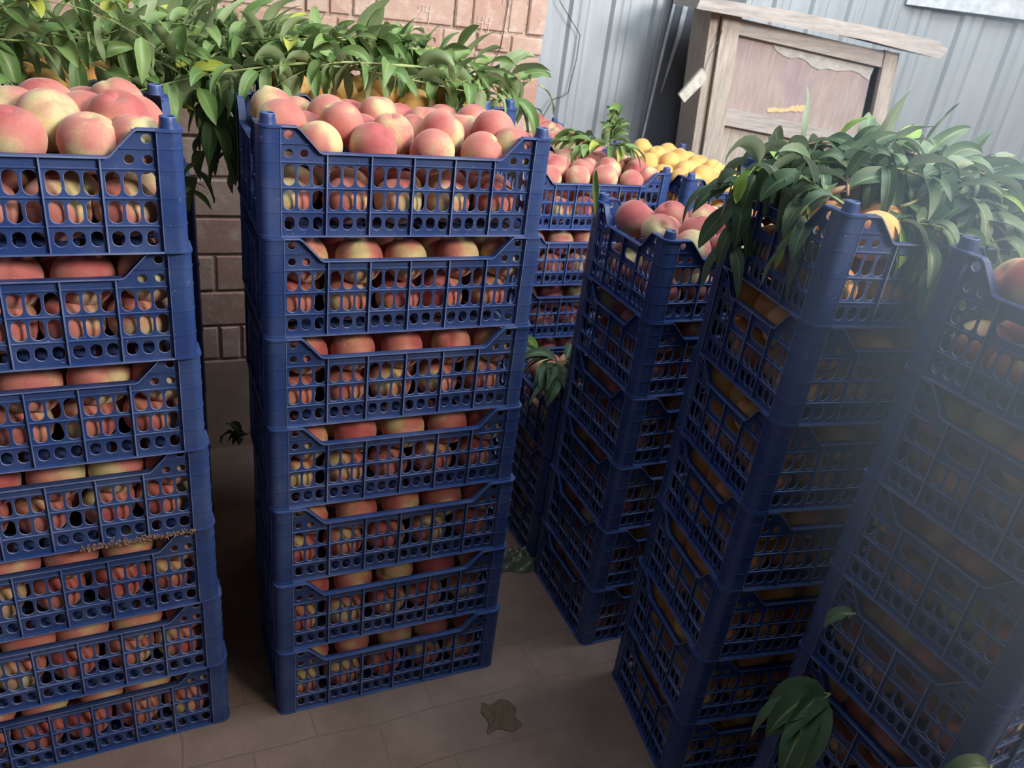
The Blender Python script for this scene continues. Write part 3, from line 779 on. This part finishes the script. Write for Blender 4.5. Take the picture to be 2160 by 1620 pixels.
# heap on the right stack (in that stack's frame)
aD = R(18.17); cD = Vector((.4993, 1.307, 1.4)); uD = Vector((math.cos(aD), math.sin(aD), 0)); vD = Vector((-math.sin(aD), math.cos(aD), 0))
def D(u, v, z): return cD + uD * (u + .05) + vD * v + Vector((0, 0, z - .03))
dh = [([(-.02, .34, .05), (.10, .30, .095), (.30, .27, .09), (.55, .25, .05)], 34, 'dark branch arching along the back of the right heap', .1),
      ([(.02, .10, .04), (.08, .20, .085), (.20, .30, .10), (.42, .36, .07)], 34, 'branch arching over the left shoulder of the right heap', .14),
      ([(.00, .25, .04), (.14, .20, .07), (.34, .17, .075), (.60, .16, .04)], 36, 'branch through the middle of the right heap', .14),
      ([(.06, .32, .05), (.03, .22, .05), (-.02, .14, .02), (-.05, .08, -.06)], 24, 'branch end drooping over the end of the right stack', .3),
      ([(.10, .16, .05), (.20, .12, .05), (.30, .08, .03), (.36, .03, -.02)], 24, 'branch end drooping in front of the right stack', .3),
      ([(.35, .30, .07), (.55, .28, .05), (.78, .25, .02), (1.0, .22, -.03)], 36, 'branch running out to the right frame edge', .12),
      ([(.30, .20, .05), (.50, .16, .03), (.70, .12, .02), (.95, .10, -.03)], 34, 'bright leafy branch nearest the right frame edge', .12),
      ([(.05, .36, .02), (-.03, .34, .02), (-.06, .30, -.04), (-.07, .27, -.12)], 20, 'shaded branch hanging off the back corner of the right stack', .3),
      ([(.25, .33, .06), (.40, .34, .08), (.60, .34, .05), (.8, .33, .0)], 32, 'branch low at the back of the right heap', .12),
      ([(.12, .08, .03), (.22, .10, .05), (.40, .10, .04), (.60, .08, .0)], 32, 'branch lying along the front of the right heap', .2)]
dh += [([(.16, .16, .08), (.28, .10, .075), (.42, .06, .06), (.56, .03, .02)], 36, 'leafy branch lying over the front edge of the right stack', .18),
       ([(.02, .22, .07), (.12, .14, .085), (.20, .06, .07), (.26, .02, .03)], 30, 'branch running forward between the two front posts', .2),
       ([(.40, .12, .06), (.50, .04, .05), (.62, .00, .03), (.80, .0, .0)], 32, 'branch beside the front post of the nearest stack', .2),
       ([(.20, .20, .05), (.32, .14, .06), (.44, .10, .05), (.60, .07, .04)], 36, 'branch over the middle front of the right stack', .15),
       ([(.30, .22, .07), (.42, .15, .07), (.50, .09, .05), (.56, .04, .02)], 34, 'branch slanting toward the nearest stack post', .15),
       ([(.06, .05, .02), (.16, .035, .0), (.30, .03, -.01), (.44, .03, -.02)], 40, 'branch hanging leaves over the front opening of the right stack', .32),
       ([(.20, .06, .03), (.30, .05, .02), (.42, .04, .01), (.54, .03, .0)], 36, 'branch tucked against the front rail of the right stack', .28),
       ([(-.01, .06, .03), (-.03, .16, .05), (.0, .28, .05), (.06, .36, .03)], 30, 'branch lying along the end of the right stack', .2)]
for i, (pth, nl, d, dr) in enumerate(dh):
    branch([D(*a) for a in pth], nl, 200 + i, 'peach leaves, ' + d, 'leafy branches heaped on the right stack', M_LEAF2, ln=.118, wd=.036, droop=dr + .1, upb=.05, twigs=2, stem=M_TWIG if i in (0, 1, 4) else M_STEM)
# cut woody stub seen in the right heap
mb = MB(); mb.tube([D(-.02, .12, .035), D(.03, .125, .045), D(.09, .15, .06)], [.0065, .006, .005], 8)
obj('cut_twig', mb.mesh('cut_twig', M_TWIG, True), label='short brown cut twig poking from the right leaf heap', category='twig')

# small leaf bundles
def bundle(name, base, dirs, lab, lm=M_LEAF, ln=.1, wd=.026, seed=0, droop=.1, per=5):
    q = random.Random(seed); t = empty(name, base, 0, label=lab, category='leaves'); st = MB(); lf = MB()
    for d, l_ in dirs:
        d = Vector(d).normalized(); pts = [Vector((0, 0, 0))]
        for k in range(5): pts.append(pts[-1] + d * l_ / 5); d = (d + G_ * .06).normalized()
        st.tube(pts, [.0022, .002, .0018, .0016, .0013, .001], 5)
        for k in range(per):
            i = 1 + int(k / per * 4.99); dd = (pts[i] - pts[i - 1]).normalized()
            o = Vector((q.uniform(-1, 1), q.uniform(-1, 1), q.uniform(-.3, .6)))
            add_leaf(lf, pts[i], dd + o * .8, Vector((q.uniform(-.6, .6), q.uniform(-.6, .6), 1)), ln * q.uniform(.7, 1.15), wd * q.uniform(.8, 1.15), q, droop)
    obj('stem', st.mesh('stem', M_STEM, True), t); obj('foliage', lf.mesh('foliage', lm, True, fix=False), t)
gb = W(1.50, 2.55, 1.19)
bundle('leafy_sprig', gb, [((0.1, 0, 1), .11), ((-1, .2, .25), .14), ((-.7, -.6, .1), .12), ((.5, -.5, .2), .08), ((-.9, -.1, .1), .18), ((.1, .1, .8), .06)], 'wilted leafy sprig standing up on the back stack of peaches', seed=4, ln=.10, wd=.032, droop=.2, per=11)
bundle('leafy_sprig', pk + S_ * .06 + N_ * .12 + Vector((0, 0, .66)), [((-1, 0, .4), .10), ((.6, .6, .3), .12), ((0, -1, .1), .12), ((.7, -.6, .2), .10), ((-.3, -.8, .3), .1)], 'pale leaves draped over the low stack in the centre gap', M_LEAF2, .12, .034, 7, .2, 11)
aE = R(28.4); uE = Vector((math.cos(aE), math.sin(aE), 0)); vE = Vector((-math.sin(aE), math.cos(aE), 0)); cE = Vector((.7863, .8906, 0))
bundle('leaf_cluster', cE + uE * -.012 + vE * .245 + Vector((0, 0, .575)), [((-1, 0, -.2), .03), ((-.8, -.5, -.4), .04)], 'green leaves hanging from an opening low in the right edge stack', M_LEAF2, .15, .058, 9, .25, 6)
bundle('leaf_cluster', cE + uE * -.010 + vE * .26 + Vector((0, 0, .755)), [((-1, 0, -.2), .02)], 'single leaf hanging from an opening above the low leaf cluster', M_LEAF2, .075, .03, 12, .4, 2)
bundle('leaf_cluster', cE + uE * -.02 + vE * -.03 + Vector((0, 0, .72)), [((-.8, -.5, -.1), .03), ((-.6, -.8, .2), .03)], 'pale leaf cluster at the bottom right corner of the frame', M_LEAF2, .09, .04, 14, .3, 4)
bundle('leaf_cluster', Vector((-.90, 2.06, 1.075)) + S_ * -.05, [((.6, -.3, .2), .03), ((-.5, -.5, .5), .03)], 'few leaves on the lower stack by the brick wall', M_LEAF, .085, .028, 16, .2, 3)
bundle('leaf_cluster', Vector((-.70, 1.86, .48)), [((-.9, -.2, .1), .05), ((-.5, .1, -.3), .05)], 'dark leaves sticking out in the gap between the front stacks', M_LEAF2, .07, .028, 18, .2, 3)
mb = MB(); q = random.Random(8)
add_leaf(mb, Vector((0, 0, 0)), Vector((.15, 0, -1)), Vector((-.5, -.8, 0)), .1, .014, q, .0)
o = obj('narrow_leaf', mb.mesh('narrow_leaf', M_LEAF, True, fix=False), None, (.115, 1.71, 1.34), label='narrow green leaf stuck at the right corner of the front centre-left stack', category='leaf')

# dried mud on a crate rim, crumpled bag, rind on the floor
mb = MB(); q = random.Random(2)
lo = Vector((-1.0663 - .001 * .7, 1.0619 - .057 * .7, .6)); a = R(28.53)
for i in range(420):
    u = q.uniform(.33, .535); v = -.001 - abs(q.gauss(0, .004)); zz = .0036 + abs(q.gauss(0, .005)); r = q.uniform(.0012, .0034)
    c = lo + Vector((math.cos(a) * u - math.sin(a) * v, math.sin(a) * u + math.cos(a) * v, zz))
    vs = [c + Vector((q.uniform(.6, 1.3) * r * x, q.uniform(.6, 1.3) * r * y, q.uniform(.6, 1.3) * r * z_)) for x, y, z_ in ((1, 0, 0), (-1, 0, 0), (0, 1, 0), (0, -1, 0), (0, 0, 1), (0, 0, -1))]
    mb.add(vs, [(0, 2, 4), (2, 1, 4), (1, 3, 4), (3, 0, 4), (2, 0, 5), (1, 2, 5), (3, 1, 5), (0, 3, 5)])
obj('dried_mud_crumbs', mb.mesh('mud', M_MUD), None, label='crust of dried brown mud crumbs along a rim of the leftmost front stack', category='mud', kind='stuff')
def crumple(name, loc, sx, sy, h, m, lab, cat, seed):
    q = random.Random(seed); n = 22; vs = []
    for j in range(n + 1):
        for i in range(n + 1):
            u, v = i / n * 2 - 1, j / n * 2 - 1; e = max(0, 1 - max(abs(u), abs(v)) ** 3)
            vs.append((u * sx * (1 + .12 * math.sin(5 * v + seed)), v * sy * (1 + .15 * math.sin(4 * u)), .002 + h * e * (abs(math.sin(5 * u + 3 * v * v + seed)) * .5 + abs(math.sin(7 * v - 4 * u)) * .35 + q.uniform(0, .2))))
    mb = MB(); mb.add(vs, [(j * (n + 1) + i, j * (n + 1) + i + 1, (j + 1) * (n + 1) + i + 1, (j + 1) * (n + 1) + i) for j in range(n) for i in range(n)])
    obj(name, mb.mesh(name, m, True, fix=False), None, loc, (0, 0, R(20)), label=lab, category=cat)
crumple('crumpled_bag', (.075, 2.06, 0), .085, .05, .05, M_BAG, 'crumpled dark grey plastic bag on the floor between the centre stacks', 'bag', 3)
crumple('dried_rind', (.085, 1.45, 0), .042, .045, .012, M_RIND, 'round dried brown rind flattened on the floor', 'rind', 6)

# added scatter volume imitating lens veiling glare around the nearest right stack
m, nt, p = mat('lens_veil_volume'); nt.nodes.remove(p)
tc = nt.nodes.new('ShaderNodeTexCoord'); gr = N(nt, 'ShaderNodeTexGradient', gradient_type='SPHERICAL'); L(nt, tc.outputs['Object'], gr.inputs[0])
pw = N(nt, 'ShaderNodeMath', operation='MULTIPLY'); L(nt, gr.outputs['Fac'], pw.inputs[0]); pw.inputs[1].default_value = 2.0
vs_ = N(nt, 'ShaderNodeVolumeScatter'); vs_.inputs['Color'].default_value = (0.52, 0.74, 1.0, 1); vs_.inputs['Anisotropy'].default_value = 0.2
L(nt, pw.outputs[0], vs_.inputs['Density']); L(nt, vs_.outputs[0], nt.nodes['Material Output'].inputs['Volume'])
mb = MB(); n_ = 16; vv = [(0, 0, 1)] + [(math.sin(math.pi * j / n_) * math.cos(2 * math.pi * i / 24), math.sin(math.pi * j / n_) * math.sin(2 * math.pi * i / 24), math.cos(math.pi * j / n_)) for j in range(1, n_) for i in range(24)] + [(0, 0, -1)]
ff = [(0, 1 + i, 1 + (i + 1) % 24) for i in range(24)] + [(1 + j * 24 + i, 1 + (j + 1) * 24 + i, 1 + (j + 1) * 24 + (i + 1) % 24, 1 + j * 24 + (i + 1) % 24) for j in range(n_ - 2) for i in range(24)] + [(len(vv) - 1, len(vv) - 25 + (i + 1) % 24, len(vv) - 25 + i) for i in range(24)]
mb.add(vv, ff)
o = obj('lens_veil', mb.mesh('haze', m), None, (0.98, 0.82, 1.50), label='added pale blue veil imitating lens glare over the nearest right stack', category='haze', kind='stuff')
o.scale = (0.72, 0.62, 0.85)
print('individual peaches', NIND)
